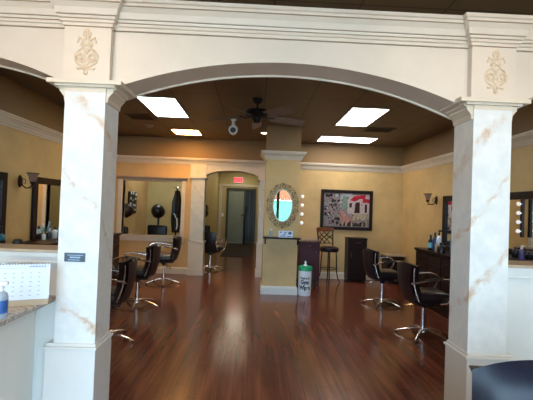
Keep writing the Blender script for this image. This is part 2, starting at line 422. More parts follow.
# ------------------------------------------------------------------ front arch partition
Y0, Y1 = 2.65, 2.91
def arc_pts(x0, x1, zfun, n=28): return [(x0 + (x1 - x0) * i / n, zfun(x0 + (x1 - x0) * i / n)) for i in range(n + 1)]
def zmid(x): return 2.567 - (3.1 - math.sqrt(3.1 ** 2 - (x - .2) ** 2))
def zl(x): return 2.575 - (2.3 - math.sqrt(2.3 ** 2 - (x + 2.22) ** 2))
def zr(x): return 2.575 - (1.67 - math.sqrt(1.67 ** 2 - (x - 2.58) ** 2))
m = MB()
LX0, LX1, RX0, RX1 = -1.238, -.98, 1.437, 1.695      # shafts
poly = [(XL, 2.80)] + arc_pts(XL, LX0, zl) + arc_pts(LX1, RX0, zmid) + arc_pts(RX1, XR, zr) + [(XR, 2.80)]
def beam(m, pts, ztop, ya, yb):
    n = len(pts); vs = []
    for y in (ya, yb):
        vs += [(x, y, z) for x, z in pts] + [(x, y, ztop) for x, z in pts]
    fs = []
    for i in range(n - 1):
        fs += [(i, i + 1, n + i + 1, n + i), (2 * n + i + 1, 2 * n + i, 3 * n + i, 3 * n + i + 1),
               (i + 1, i, 2 * n + i, 2 * n + i + 1), (n + i, n + i + 1, 3 * n + i + 1, 3 * n + i)]
    fs += [(0, n, 3 * n, 2 * n), (n - 1, 3 * n - 1, 4 * n - 1, 2 * n - 1)]
    m.add(vs, fs)
pl_ = arc_pts(XL, LX0 - .003, zl); pm_ = arc_pts(LX1, RX0, zmid, 40); pr_ = arc_pts(RX1 + .003, XR, zr)
beam(m, pl_, 2.90, Y0, Y1); beam(m, pm_, 2.90, Y0, Y1); beam(m, pr_, 2.90, Y0, Y1)
m.box(LX0 - .003, LX1, Y0, Y1, 2.37, 2.90); m.box(RX0, RX1 + .003, Y0, Y1, 2.37, 2.90)
ab = struct(m.build('wall_front_arch', 'glazed_cream'))
# rear edge bead round the arch
m = MB()
for pts in (pl_, pm_, pr_):
    m.tube([(x, Y1 + .006, z + .0) for x, z in pts], .013, 6)
m.build('arch_bead', 'cream_trim', ab)
# cornice with breaks over the columns
CORN = [(0, 0), (.012, 0), (.014, .018), (.026, .022), (.026, .04), (.034, .044), (.038, .058), (.048, .064), (.055, .10), (.076, .128), (.082, .134), (.082, .15), (.096, .155), (.096, .176), (0, .176)]
PW = .045                                            # break-out depth
def cornice(parent, z):
    m = MB(); f = Y0; g = Y0 - PW
    L0, L1, R0, R1 = LX0 - .02, LX1 + .015, RX0 - .02, RX1 + .015
    run(m, CORN, (XL, f), (L0, f), (0, -1), z, (-0, -1)); run(m, CORN, (L0, f), (L0, g), (-1, 0), z, (-1, 1)); run(m, CORN, (L0, g), (L1, g), (0, -1), z, (1, 1))
    run(m, CORN, (L1, g), (L1, f), (1, 0), z, (1, -1)); run(m, CORN, (L1, f), (R0, f), (0, -1), z, (-1, -1)); run(m, CORN, (R0, f), (R0, g), (-1, 0), z, (-1, 1))
    run(m, CORN, (R0, g), (R1, g), (0, -1), z, (1, 1)); run(m, CORN, (R1, g), (R1, f), (1, 0), z, (1, -1)); run(m, CORN, (R1, f), (XR, f), (0, -1), z, (-1, 0))
    m.box(L0, L1, g, f, z, z + .175); m.box(R0, R1, g, f, z, z + .175)
    return m.build('cornice', 'glazed_cream', parent)
cornice(ab, 2.725)
# brown antiquing glaze settled in the grooves
m = MB()
for o, h in ((.027, .042), (.040, .061), (.079, .131), (.004, -.002)):
    for xa, xb, y in ((XL, LX0 - .02 - o, Y0), (LX0 - .02 - o, LX1 + .015 + o, Y0 - PW), (LX1 + .015 + o, RX0 - .02 - o, Y0), (RX0 - .02 - o, RX1 + .015 + o, Y0 - PW), (RX1 + .015 + o, XR, Y0)):
        m.box(xa, xb, y - o - .004, y - o + .004, 2.725 + h - .0025, 2.725 + h + .0025)
m.build('groove_glaze', 'glaze_line', ab)

def spiral(cx, cz, r, turns, a0, sgn, y, n=26):
    return [(cx + sgn * r * (1 - .8 * i / n) * math.cos(a0 + turns * 2 * PI * i / n), y, cz + r * (1 - .8 * i / n) * math.sin(a0 + turns * 2 * PI * i / n)) for i in range(n + 1)]
def ornament(parent, w, h, y):
    """scrolled leaf applique, centred at the origin of its own frame"""
    m = MB(); k = h / .30; q = w / .155
    for s in (-1, 1):
        m.tube([(x * q, yy, z * k) for x, yy, z in spiral(s * .038, -.045, .034, 1.35, .2, s, y)], .008 * k, 6)
        m.tube([(s * q * a, y, b * k) for a, b in ((.004, -.10), (.03, -.095), (.066, -.07), (.074, -.03), (.06, .0), (.03, .02), (.012, .05), (.02, .075), (.045, .085), (.06, .07), (.058, .055))], [.006 * k, .008 * k, .009 * k, .009 * k, .008 * k, .008 * k, .008 * k, .007 * k, .007 * k, .006 * k, .005 * k], 6)
        m.tube([(s * q * a, y, b * k) for a, b in ((.0, -.005), (.018, .012), (.03, .04), (.026, .062), (.012, .085), (.004, .11))], .007 * k, 6)
        m.tube([(s * q * a, y, b * k) for a, b in ((.006, -.112), (.03, -.108), (.052, -.115), (.06, -.105))], [.009 * k, .009 * k, .007 * k, .004 * k], 6)
    for s in (-1, 1):
        m.tube([(s * q * a, y, b * k) for a, b in ((.0, .04), (.016, .055), (.034, .05), (.04, .035))], [.009 * k, .009 * k, .008 * k, .004 * k], 6)
        m.tube([(s * q * a, y, b * k) for a, b in ((.004, .075), (.018, .10), (.022, .125), (.012, .135))], [.007 * k, .008 * k, .007 * k, .004 * k], 6)
        m.tube([(s * q * a, y, b * k) for a, b in ((.0, -.09), (.014, -.07), (.012, -.045))], [.008 * k, .008 * k, .004 * k], 6)
        m.sphere((s * q * .037, y, -.045 * k), .012 * k, (1, .6, 1), 8); m.sphere((s * q * .05, y, .088 * k), .009 * k, (1, .6, 1), 8)
    m.sphere((0, y, .125 * k), .017 * k, (1, .5, 1.4), 10); m.sphere((0, y, -.135 * k), .016 * k, (1, .5, 1.1), 10)
    m.sphere((0, y, -.0 * k), .012 * k, (1, .5, 2.2), 10); m.sphere((0, y, -.08 * k), .012 * k, (1, .5, 2), 10)
    return m
CAPP = [(0, 0), (.010, 0), (.013, .03), (.035, .06), (.042, .064), (.042, .08), (.062, .09), (.066, .11), (0, .11)]
def column(x0, x1, marble, label, gx, ol, orr):
    cx = (x0 + x1) / 2; cy = (2.60 + Y1 - .01) / 2
    t = thing('arch_column', label, 'column', (cx, cy, 0)); w = (x1 - x0) / 2
    f, b = 2.60 - cy, Y1 - .055 - cy
    MB().box(-w, w, f, b, .69, 2.30).build('shaft', marble, t)
    m = MB().box(-w - ol, w + orr, f - .02, b + .02, 0, .655); m.box(-w - ol - .01, w + orr + .01, f - .03, b + .03, .655, .672); m.box(-w - ol + .005, w + orr - .002, f - .015, b + .015, .672, .69)
    m.build('plinth', 'white_paint', t, bevel=.004)
    # capital: slab all round, moulded sides towards both openings
    m = MB(); m.box(-w, w, f - .002, b, 2.30, 2.34)
    run(m, CAPP, (w, f + .012), (w, b), (1, 0), 2.238); run(m, CAPP, (-w, b), (-w, f + .012), (-1, 0), 2.238)
    m.box(-w - .105, w + .105, f - .035, b + .02, 2.345, 2.372); m.box(-w - .06, w + .06, f - .018, b + .005, 2.33, 2.346)
    m.build('capital', 'cream_trim', t)
    m = MB().box(-w - .022, w + .018, f, Y0 + .0 - cy, 2.372, 2.726); m.build('frieze_panel', 'glazed_cream', t)
    m = ornament(t, .15, .30, 0); m.build('scroll_ornament', 'relief_gilt', t, loc=(gx, f - .002, 2.56))
    return t
lc = column(LX0, LX1, 'marble_left', 'left cream and marble column of the near archway, with a small grey plaque', -.005, .045, .012)
rc = column(RX0, RX1, 'marble_right', 'right cream and marble column of the near archway, behind the navy leather armchair', .012, .012, .045)
# plaque on the left column
t = thing('wall_plaque', 'small dark grey plaque with pale lettering on the left marble column', 'sign', (-1.128, 2.60, 1.235))
MB().box(-.065, .065, -.008, 0, -.028, .028).build('plate', 'plaque_grey', t, bevel=.001)
m = MB(); random.seed(3)
for z, h, xs in ((.014, .0045, (-.045, .05)), (.0, .009, (-.03, .035)), (-.016, .005, (-.04, .03))):
    x = xs[0]
    while x < xs[1]:
        w = random.uniform(.004, .009); m.box(x, min(x + w, xs[1] + .004), -.0088, -.0079, z - h / 2, z + h / 2); x += w + .0015
m.build('lettering', 'plaque_text', t)

# half walls between the columns and the side walls
def half_wall(name, x0, x1):
    m = MB().box(x0, x1, Y0 + .03, Y1 - .03, 0, 1.235); w = struct(m.build(name, 'white_paint'))
    MB().box(x0, x1, Y0 - .01, Y1 + .01, 1.252, 1.272).build('cap', 'tan_wood_cap', w, bevel=.003)
    m = MB().box(x0, x1, Y0 + .0, Y1 - .0, 1.227, 1.252); m.box(x0, x1, Y0 + .018, Y1 - .018, 1.19, 1.227); m.box(x0, x1, Y0 + .008, Y1 - .008, 1.183, 1.191)
    m.build('cap_moulding', 'white_paint', w)
half_wall('wall_half_left', XL, LX0); half_wall('wall_half_right', RX1, XR)

# ------------------------------------------------------------------ back arch: two pilaster columns and beam
def bcol(x0, x1, label):
    cx = (x0 + x1) / 2; w = (x1 - x0) / 2; t = thing('arch_column', label, 'column', (cx, 9.3, 0))
    MB().box(-w, w, -.17, .16, .77, 2.2).build('shaft', 'marble_back', t)
    m = MB().box(-w - .035, w + .035, -.20, .19, .0, .14); m.box(-w - .02, w + .02, -.185, .175, .14, .735); m.box(-w - .035, w + .035, -.20, .19, .735, .77)
    m.build('plinth', 'cream_trim', t, bevel=.003)
    MB().box(-w - .045, w + .045, -.21, .2, 2.2, 2.235).build('capital', 'cream_trim', t)
    MB().box(-w - .03, w + .03, -.185, .17, 2.235, 2.515).build('frieze_panel', 'glazed_cream', t)
    ornament(t, .1, .2, 0).build('scroll_ornament', 'relief_gilt', t, loc=(0, -.187, 2.375))
bcol(-1.43, -1.13, 'marble column of the far archway, between the pass-through window and the hall')
bcol(.12, .42, 'marble column of the far archway, mostly hidden behind the mirror pillar')
m = MB(); pts = []
for i in range(33):
    a = PI * i / 32; pts.append((-.505 - .625 * math.cos(a), 2.2 + .205 * math.sin(a) ** .8))
beam(m, pts, 2.515, 9.16, 9.42)
run(m, CROWN, (-1.50, 9.16), (.5, 9.16), (0, -1), 2.50)
struct(m.build('wall_back_arch', 'cream_trim'))

# ------------------------------------------------------------------ pillar with oval mirror
PX0, PX1, PY0, PY1 = .205, .838, 7.4, 7.95
pc = ((PX0 + PX1) / 2, (PY0 + PY1) / 2); w = (PX1 - PX0) / 2; d = (PY1 - PY0) / 2
t = thing('pillar', 'square tan plaster pillar in mid room carrying the oval mirror', 'pillar', (pc[0], pc[1], 0))
MB().box(-w, w, -d, d, 0, 2.5).build('body', 'yellow_plaster', t)
MB().box(-w, w, -d, d, 2.5, ZC).build('upper_body', 'soffit_paint', t)
m = MB()
for prof, z in ((BASE, 0),):
    pr2 = [(o * 1.15, h) for o, h in prof]
    for a, b, nn in (((-w, -d), (w, -d), (0, -1)), ((w, -d), (w, d), (1, 0)), ((w, d), (-w, d), (0, 1)), ((-w, d), (-w, -d), (-1, 0))): run(m, pr2, a, b, nn, z, (1, 1))
m.build('base_trim', 'white_paint', t)
m = MB()
for a, b, nn in (((-w, -d), (w, -d), (0, -1)), ((w, -d), (w, d), (1, 0)), ((w, d), (-w, d), (0, 1)), ((-w, d), (-w, -d), (-1, 0))): run(m, CROWN, a, b, nn, 2.49, (1, 1))
m.build('crown', 'cream_trim', t)
# oval mirror
t = thing('oval_mirror', 'oval mirror in a wide scrolled pewter frame on the pillar', 'mirror', (.535, PY0, 1.64))
m = MB(); n = 48; vs = [(0, -.022, 0)] + [(.170 * math.cos(2 * PI * i / n), -.022, .290 * math.sin(2 * PI * i / n)) for i in range(n)]
vs += [(0, -.004, 0)] + [(.170 * math.cos(2 * PI * i / n), -.004, .290 * math.sin(2 * PI * i / n)) for i in range(n)]
fs = [(0, 1 + (i + 1) % n, 1 + i) for i in range(n)] + [(n + 1, n + 2 + i, n + 2 + (i + 1) % n) for i in range(n)] + [(1 + i, 1 + (i + 1) % n, n + 2 + (i + 1) % n, n + 2 + i) for i in range(n)]
m.add(vs, fs); m.build('glass', 'mirror_glass', t)
m = MB()
m.tube([(.178 * math.cos(2 * PI * i / n), -.024, .298 * math.sin(2 * PI * i / n)) for i in range(n)], .011, 8, True)
m.build('inner_rim', 'white_paint', t)
m = MB()
for i in range(14):
    a = 2 * PI * (i + .5) / 14; sg = 1 if i % 2 else -1
    cx, cz = .236 * math.cos(a), .352 * math.sin(a)
    m.tube([(x, -.02, z) for x, y, z in spiral(cx, cz, .044, 1.15, a + PI, sg, 0, 18)], .0065, 5)
    a2 = 2 * PI * i / 14; m.tube([(.188 * math.cos(a2), -.018, .308 * math.sin(a2)), (.225 * math.cos(a2 + .06), -.026, .345 * math.sin(a2 + .06)), (.262 * math.cos(a2 - .03), -.02, .385 * math.sin(a2 - .03)), (.298 * math.cos(a2), -.016, .412 * math.sin(a2))], [.006, .008, .006, .003], 5)
    m.sphere((.29 * math.cos(a), -.018, .402 * math.sin(a)), .014, (1, .6, 1), 8)
    m.tube([(.285 * math.cos(a - .16), -.014, .40 * math.sin(a - .16)), (.292 * math.cos(a), -.014, .41 * math.sin(a)), (.285 * math.cos(a + .16), -.014, .40 * math.sin(a + .16))], .006, 5)
m.build('scroll_frame', 'pewter', t)
# shelf
t = thing('wall_shelf', 'narrow dark shelf on two brackets under the oval mirror', 'shelf', (.535, PY0, 1.045))
MB().box(-.345, .345, -.17, .0, -.014, .014).build('board', 'black_frame', t, bevel=.004)
for s in (-1, 1):
    MB().prism([(0, -.014), (-.14, -.014), (-.13, -.03), (-.05, -.05), (-.018, -.12), (0, -.13)], 'x', s * .30 - .012, s * .30 + .012).build('bracket', 'black_frame', t)
t = thing('display_box', 'small pale blue printed card box on the shelf under the oval mirror', 'box', (.60, 7.31, 1.059))
MB().box(-.13, .13, -.035, .035, 0, .12).build('box', 'paper', t, bevel=.004)
m = MB()
for x, z, w, h in ((-.10, .085, .03, .02), (-.03, .09, .05, .012), (.05, .06, .055, .045), (-.09, .02, .09, .014), (.03, .015, .08, .012), (-.04, .055, .04, .016)): m.box(x, x + w, -.0362, -.0348, z, z + h)
m.build('print', 'label_blue', t)['kind'] = 'stuff'
def bottle(name, label, loc, r, h, bodym, capm, shape=0, group=None, cat='bottle', lab=None):
    t = thing(name, label, cat, loc, 0, group); bh = h * .74
    MB().lathe([(r * .9, 0), (r, .006), (r, bh * .8), (r * .85, bh * .92), (r * .4, bh)], n=14).build('body', bodym, t)
    if shape == 0: MB().lathe([(r * .42, bh - .002), (r * .42, h), (r * .3, h + .002)], n=12).build('cap', capm, t)
    else:
        m = MB().lathe([(r * .4, bh - .002), (r * .4, h * .86), (r * .2, h * .87), (r * .2, h * .93)], n=10); m.box(-r * .3, r * 1.0, -r * .25, r * .25, h * .92, h); m.build('pump', capm, t)
    if lab: MB().lathe([(r * 1.015, bh * .2), (r * 1.015, bh * .68)], n=14).build('label_band', lab, t)
    return t
bottle('spray_bottle', 'small clear bottle at the left end of the shelf under the oval mirror', (.335, 7.31, 1.059), .028, .15, 'clear_plastic', 'lamp_white', 1)
# string of globes on pillar side
def globe_bar(name, label, loc, ax, group, n=4, sp=.165, r=.034, hw=.03, bm_='black_frame'):
    """vertical bar, globes sticking out along ax (xy unit vector)"""
    t = thing(name, label, 'lamp', loc, 0, group); a = Vector((ax[0], ax[1], 0)); s = Vector((-a.y, a.x, 0))
    m = MB(); L = sp * (n - 1) / 2 + .075; vs = []
    for z in (-L, L):
        for u in (0, .03):
            for q in (-hw, hw): p = a * u + s * q; vs.append((p.x, p.y, z))
    m.add(vs, [(0, 1, 3, 2), (4, 6, 7, 5), (0, 4, 5, 1), (2, 3, 7, 6), (0, 2, 6, 4), (1, 5, 7, 3)]); m.build('bar', bm_, t)
    for i in range(n):
        z = (i - (n - 1) / 2) * sp; p = a * .068
        b = MB().sphere((p.x, p.y, z), r, n=14).build('globe', 'globe_glass', t)
        m = MB().cyl((a.x * .028, a.y * .028, z), (a.x * .045, a.y * .045, z), .016); m.build('socket', 'chrome', b)
    return t
globe_bar('vanity_light', 'vertical strip of four white globe bulbs on the pillar side by the oval mirror', (PX1, 7.47, 1.575), (1, 0), None, hw=.02, bm_='tan_card')

# ------------------------------------------------------------------ ceiling lights, vents, fan
def troffer(label, x0, x1, y0, y1, dm):
    t = thing('ceiling_light', label, 'ceiling light', ((x0 + x1) / 2, (y0 + y1) / 2, ZC)); w, d = (x1 - x0) / 2, (y1 - y0) / 2
    MB().box(-w + .02, w - .02, -d + .02, d - .02, -.012, -.004).build('diffuser', dm, t)
    m = MB()
    m.box(-w, w, -d, -d + .022, -.016, 0); m.box(-w, w, d - .022, d, -.016, 0); m.box(-w, -w + .022, -d, d, -.016, 0); m.box(w - .022, w, -d, d, -.016, 0)
    m.build('frame', 'light_frame', t)
troffer('cool white ceiling light panel nearest on the left', -1.75, -1.17, 5.72, 7.0, 'diffuser_cool')
troffer('small yellowish ceiling light panel above the pass-through window', -1.75, -1.17, 8.12, 8.74, 'diffuser_warm')
troffer('long white ceiling light panel nearest on the right', 1.385, 1.97, 5.80, 7.1, 'diffuser_white')
troffer('wide white ceiling light panel near the back wall above the framed painting', 1.33, 2.54, 8.18, 8.84, 'diffuser_white')
# hall and alcove lights and one near the street windows
troffer('ceiling light panel inside the drying alcove behind the pass-through window', -2.6, -2.0, 10.2, 11.4, 'diffuser_white')
def vent(label, x, y, w, d):
    t = thing('ceiling_vent', label, 'vent', (x, y, ZC))
    m = MB(); m.box(-w, w, -d, -d + .03, -.012, 0); m.box(-w, w, d - .03, d, -.012, 0); m.box(-w, -w + .03, -d, d, -.012, 0); m.box(w - .03, w, -d, d, -.012, 0); m.build('frame', 'vent_metal', t)
    m = MB()
    for i in range(7):
        y_ = -d + .05 + (2 * d - .1) * i / 6; m.prism([(y_ - .012, -.002), (y_ + .008, -.012), (y_ + .012, -.010), (y_ - .008, 0)], 'x', -w + .03, w - .03)
    m.build('slats', 'vent_metal', t)
    MB().box(-w + .01, w - .01, -d + .01, d - .01, -.002, -.0005).build('duct_opening', 'grille_dark', t)
vent('dark louvred ceiling vent left of the cool white light panel', -2.06, 7.13, .22, .22)
vent('dark louvred ceiling vent beside the right hand light panels', 2.28, 7.35, .26, .2)
t = thing('smoke_detector', 'small round pale disc on the ceiling near the yellowish light panel', 'smoke detector', (-2.10, 7.85, ZC))
MB().lathe([(.085, 0), (.085, -.02), (.06, -.035), (0.001, -.037)], n=24).build('housing', 'light_frame', t)
MB().lathe([(.03, -.034), (.03, -.042), (.001, -.043)], n=16).build('sensor', 'tan_wood_cap', t)
t = thing('recessed_downlight', 'small lit round downlight in the ceiling in front of the pillar', 'ceiling light', (.155, 8.14, ZC))
MB().lathe([(.085, 0), (.085, -.01), (.065, -.012), (.065, 0)], n=24).build('trim_ring', 'light_frame', t)
MB().lathe([(.062, -.004), (.05, -.022), (.001, -.028)], n=20).build('lamp', 'bulb_warm', t)
# white spotlight
t = thing('ceiling_spotlight', 'white round spotlight hanging from the ceiling left of the fan', 'spotlight', (-.41, 7.0, ZC))
MB().lathe([(.055, 0), (.055, -.02), (.02, -.03), (.001, -.031)], n=18).build('mount', 'lamp_white', t)
MB().cyl((0, 0, -.02), (0, 0, -.12), .03).build('stem', 'lamp_white', t)
q = Vector((.05, -1, .18)).to_track_quat('Z', 'Y').to_matrix()
h = MB().lathe([(.03, -.10), (.06, -.08), (.078, 0), (.082, .05), (.07, .055), (.055, .02)], (0, 0, -.20), 20, q).build('head', 'lamp_white', t)
MB().lathe([(.05, .022), (.03, .03), (.001, .032)], (0, 0, -.20), 18, q).build('lens', 'grey_plastic', h)
# fan
t = thing('ceiling_fan', 'black ceiling fan with five blades hanging in front of the pillar', 'ceiling fan', (.0, 5.62, ZC))
MB().lathe([(.075, 0), (.075, -.015), (.05, -.06), (.02, -.075)], n=20).build('canopy', 'fan_black', t)
MB().cyl((0, 0, -.06), (0, 0, -.17), .014).build('downrod', 'fan_black', t)
MB().lathe([(.03, -.13), (.05, -.15), (.15, -.165), (.168, -.19), (.168, -.235), (.12, -.26), (.07, -.27), (.065, -.31), (.045, -.335), (.001, -.34)], n=28).build('motor', 'fan_black', t)
for k in range(5):
    a = math.radians(90 + 72 * k)
    R_ = Matrix.Rotation(a, 4, 'Z')
    ir = MB().tube([(.09, 0, -.25), (.15, 0, -.265), (.2, 0, -.255), (.25, 0, -.25)], [.016, .012, .014, .02], 6, flat=(1.4, .5)); ir.xf(R_)
    g = [[(  .20 + .52 * i / 10, (j / 4 - .5) * (.11 + .035 * math.sin(PI * min(1, i / 10 * .62 + .1))) * (1 if i < 10 else .75), -.248 - .02 * (i / 10) - (j / 4 - .5) * .055) for j in range(5)] for i in range(11)]
    bl = MB().sheet(g, .006); bl.xf(R_)
    b_ = bl.build('blade', 'fan_blade', t); ir.build('blade_arm', 'fan_black', b_)
m = MB().cyl((-.05, -.04, -.30), (-.05, -.04, -.56), .0014, n=6); m.sphere((-.05, -.04, -.57), .012, n=8); m.build('pull_chain', 'pewter', t)

# ------------------------------------------------------------------ salon chairs (front = +x)
def salon_chair(label, loc, rz, group, backm='brown_leather'):
    t = thing('salon_chair', label, 'salon chair', loc, rz, group)
    # seat
    m = MB().box(-.22, .27, -.25, .25, .445, .59, .06); m.build('seat', 'black_leather', t)
    MB().box(-.19, .21, -.2, .2, .43, .462, .008).build('seat_pan', 'black_plastic', t)
    # backrest, reclined and curved around the sitter
    def bp(u, v, off):
        y = (v - .5) * .50 * (1 + .10 * math.cos(2 * PI * u) * .5); z = .47 + u * .48 - .02 * (2 * v - 1) ** 2 * (u > .9)
        x = -.20 - u * .075 + .07 * (2 * v - 1) ** 2 - .03 * math.sin(PI * u) - off
        return (x, y, z)
    g = [[bp(i / 10, j / 10, 0) for j in range(11)] for i in range(11)]
    m = MB().sheet(g, lambda u, v: .05 + .0 * u); m.build('backrest', 'black_leather', t)
    g = [[bp(.03 + .94 * i / 10, .04 + .92 * j / 10, .052) for j in range(11)] for i in range(11)]
    MB().sheet(g, .008).build('back_panel', backm, t)
    for s in (0, 1):
        MB().tube([Vector(bp(.05 + .9 * i / 8, s, .025)) + Vector((0, (s - .5) * .012, 0)) for i in range(9)], .010, 6).build('back_trim', 'chrome', t)
    # armrests: chrome loops
    for s in (-1, 1):
        y = s * .275
        pts = [(-.25, s * .24, .70), (-.20, y, .725), (-.08, y, .75), (.08, y, .775), (.20, y, .775), (.28, y, .75), (.318, y, .70), (.305, y, .64), (.25, y, .55), (.19, s * .275, .48), (.13, s * .22, .455)]
        a = MB().tube(pts, .0135, 8).build('armrest', 'chrome', t)
        MB().tube([(-.10, y, .762), (.0, y, .778), (.12, y, .792)], [.014, .017, .014], 8, flat=(1.3, .6)).build('arm_pad', 'black_plastic', a)
    # pedestal
    MB().lathe([(.07, .43), (.07, .405), (.035, .38), (.03, .36)], n=18).build('pump_head', 'black_plastic', t)
    m = MB().lathe([(.022, .37), (.022, .20), (.03, .20), (.03, .075), (.05, .07), (.055, .05), (.001, .048)], n=18); m.build('column', 'chrome', t)
    MB().tube([(0, .03, .39), (-.04, .12, .38), (-.07, .2, .35), (-.10, .26, .33), (-.15, .27, .33), (-.13, .2, .345), (-.06, .1, .38)], .007, 6).build('pump_lever', 'chrome', t)
    for k in range(5):
        a = math.radians(20 + 72 * k); R_ = Matrix.Rotation(a, 4, 'Z')
        m = MB().tube([(.02, 0, .075), (.10, 0, .080), (.20, 0, .066), (.30, 0, .040), (.35, 0, .020)], [.022, .02, .017, .014, .012], 8, flat=(1.2, .7)); m.xf(R_)
        l = m.build('leg', 'chrome', t)
        m = MB().cyl((.34, 0, 0), (.34, 0, .022), .016, n=10); m.xf(R_); m.build('glide', 'black_plastic', l)
    return t
GL, GR = 'styling chairs along the left wall', 'styling chairs along the right wall'
c1 = salon_chair('dark leather salon chair nearest on the left, partly hidden by the marble column', (-1.66, 4.68, 0), PI + .16, GL)
dup(c1, (-1.765, 6.32, 0), PI + .04, 'dark leather salon chair on the left, middle of the row of three', GL)
dup(c1, (-1.76, 8.12, 0), PI + .18, 'dark leather salon chair on the left, farthest one below the pass-through window', GL)
dup(c1, (2.27, 5.2, 0), -.02, 'dark leather salon chair nearest on the right, beside the right marble column', GR)
dup(c1, (2.26, 6.85, 0), .06, 'dark leather salon chair on the right, behind the nearest one and before the tall cabinet', GR)
salon_chair('black salon chair seen from behind inside the far archway', (-1.03, 9.98, 0), PI / 2 - .35, None, 'black_leather')

# ------------------------------------------------------------------ waiting armchair, bottom right
t = thing('armchair', 'navy black leather armchair back in the bottom right corner', 'armchair', (1.238, 1.50, .0), .0)
def ab_(u, v, o):
    x = (v - .5) * .70 * (1 - .05 * u); z = .40 + u * .638 - (.065 * abs(2 * v - 1) ** 3.0) * u
    y = .0 + .05 * u - o + .05 * (2 * v - 1) ** 2
    return (x, y, z)
def cushion(o0, th, name, mt, zs=1.):
    R_, C_ = 13, 17; g = []
    for i in range(R_):
        u = i / (R_ - 1); row = []
        for j in range(C_):
            v = j / (C_ - 1); p = ab_(u, v, o0)
            bul = th * (1 - abs(2 * u - 1) ** 4) * (1 - abs(2 * v - 1) ** 4); row.append((p[0], p[1] - bul, p[2]))
        g.append(row)
    return MB().sheet(g, -.07)
m = cushion(.0, .075, '', ''); m.build('backrest', 'navy_leather', t)
m = MB().box(-.33, .33, -.02, .56, .30, .46, .05); m.build('seat', 'navy_leather', t)
for s in (-1, 1):
    m = MB().box(s * .37 - .045, s * .37 + .045, .0, .56, .30, .64, .035); m.build('armrest', 'navy_leather', t)
    for y in (.03, .5): MB().cyl((s * .33, y, 0), (s * .33, y, .31), .018, .026).build('leg', 'dark_wood', t)

# ------------------------------------------------------------------ reception counter on the left, calendar, sanitiser
t = thing('reception_counter', 'reception counter with speckled granite top in the lower left corner', 'counter', (XL, 1.2, 0))
cx1 = -1.40 - XL
MB().box(.005, cx1, .0, 1.475, 0, .94).build('body', 'panel_grey', t)
MB().box(.005, -1.262 - XL, -.04, 1.478, .94, .972, .006).build('worktop', 'granite', t)
t = thing('desk_calendar', 'tilted white desk calendar on a tan stand on the granite counter', 'calendar', (-1.385, 2.43, .972), .42)
m = MB().prism([(-.06, 0), (.075, 0), (.0, .225), (-.012, .225), (-.066, .03)], 'x', -.17, .165); m.build('stand', 'tan_card', t)
Mt = Matrix.Translation((0, -.062, .035)) @ Matrix.Rotation(math.radians(-14), 4, 'X')
m = MB().box(-.175, .170, -.012, -.004, 0, .205); m.xf(Mt); sh = m.build('page_pad', 'paper', t)
m = MB()
m.box(-.15, .15, -.0128, -.0119, .182, .1835)
for i in range(6):
    for j in range(7): m.box(-.15 + j * .043, -.15 + j * .043 + .012, -.0128, -.0119, .022 + i * .026, .0255 + i * .026)
m.box(.06, .15, -.0128, -.0119, .188, .194)
m.xf(Mt); m.build('printed_grid', 'paper_print', sh)['kind'] = 'stuff'
m = MB()
for i in range(22): m.tube([(-.165 + i * .0155, -.012, .196), (-.165 + i * .0155, -.018, .204), (-.165 + i * .0155, -.006, .213), (-.165 + i * .0155, .002, .204)], .0014, 5, True)
m.xf(Mt); m.build('wire_binding', 'chrome', sh)
bottle('sanitizer_bottle', 'clear pump bottle with blue label at the left edge on the granite counter', (-1.30, 2.135, .972), .036, .19, 'clear_plastic', 'white_plastic', 1, lab='label_blue')

# ------------------------------------------------------------------ dressers, mirrors, sconces
def dresser(label, x0, x1, y0, y1, h, face, group, cols=3):
    """face +1: front looks to +x, -1: to -x"""
    t = thing('vanity_dresser', label, 'dresser', ((x0 + x1) / 2, (y0 + y1) / 2, 0), 0 if face > 0 else PI, group)
    w, d = (x1 - x0) / 2, (y1 - y0) / 2
    MB().box(-w + .002, w - .02, -d + .015, d - .015, .08, h - .05).build('body', 'dark_wood', t, bevel=.004)
    m = MB().box(-w, w + .02, -d, d, h - .03, h); m.box(-w, w + .005, -d + .008, d - .008, h - .05, h - .03); m.build('top', 'dark_wood', t, bevel=.005)
    m = MB().box(-w + .01, w - .005, -d + .01, d - .01, .0, .09); m.build('base', 'dark_wood', t, bevel=.004)
    cw = (2 * d - .06) / cols
    for c in range(cols):
        y_ = -d + .03 + c * cw
        for z0, z1 in ((h - .20, h - .07), (h - .36, h - .215)):
            dr = MB().box(w - .022, w - .002, y_ + .012, y_ + cw - .012, z0, z1).build('drawer', 'dark_wood', t, bevel=.004)
            MB().tube([(w, y_ + cw / 2 - .05, (z0 + z1) / 2), (w + .018, y_ + cw / 2 - .03, (z0 + z1) / 2 - .006), (w + .018, y_ + cw / 2 + .03, (z0 + z1) / 2 - .006), (w, y_ + cw / 2 + .05, (z0 + z1) / 2)], .005, 6).build('handle', 'bronze', dr)
        dr = MB().box(w - .022, w - .002, y_ + .012, y_ + cw - .012, .11, h - .375).build('door', 'dark_wood', t, bevel=.004)
        MB().box(w - .004, w + .002, y_ + .05, y_ + cw - .05, .16, h - .425).build('door_panel', 'dark_wood', dr, bevel=.003)
        MB().sphere((w + .012, y_ + (cw - .04 if c % 2 else .04), h * .45), .013, n=8).build('knob', 'bronze', dr)
    return t
GD1, GD2 = 'dressers along the left wall', 'dressers along the right wall'
dresser('dark wooden dresser on the left wall behind the half wall, nearest of its row', XL + .025, -2.75, 3.55, 5.15, .95, 1, GD1)
dresser('dark wooden dresser on the left wall between the half wall opening and the column', XL + .025, -2.75, 5.45, 7.15, 1.0, 1, GD1)
dresser('dark wooden dresser on the left wall in the far corner beside the pass-through window', XL + .025, -2.75, 7.35, 8.45, .95, 1, GD1, 2)
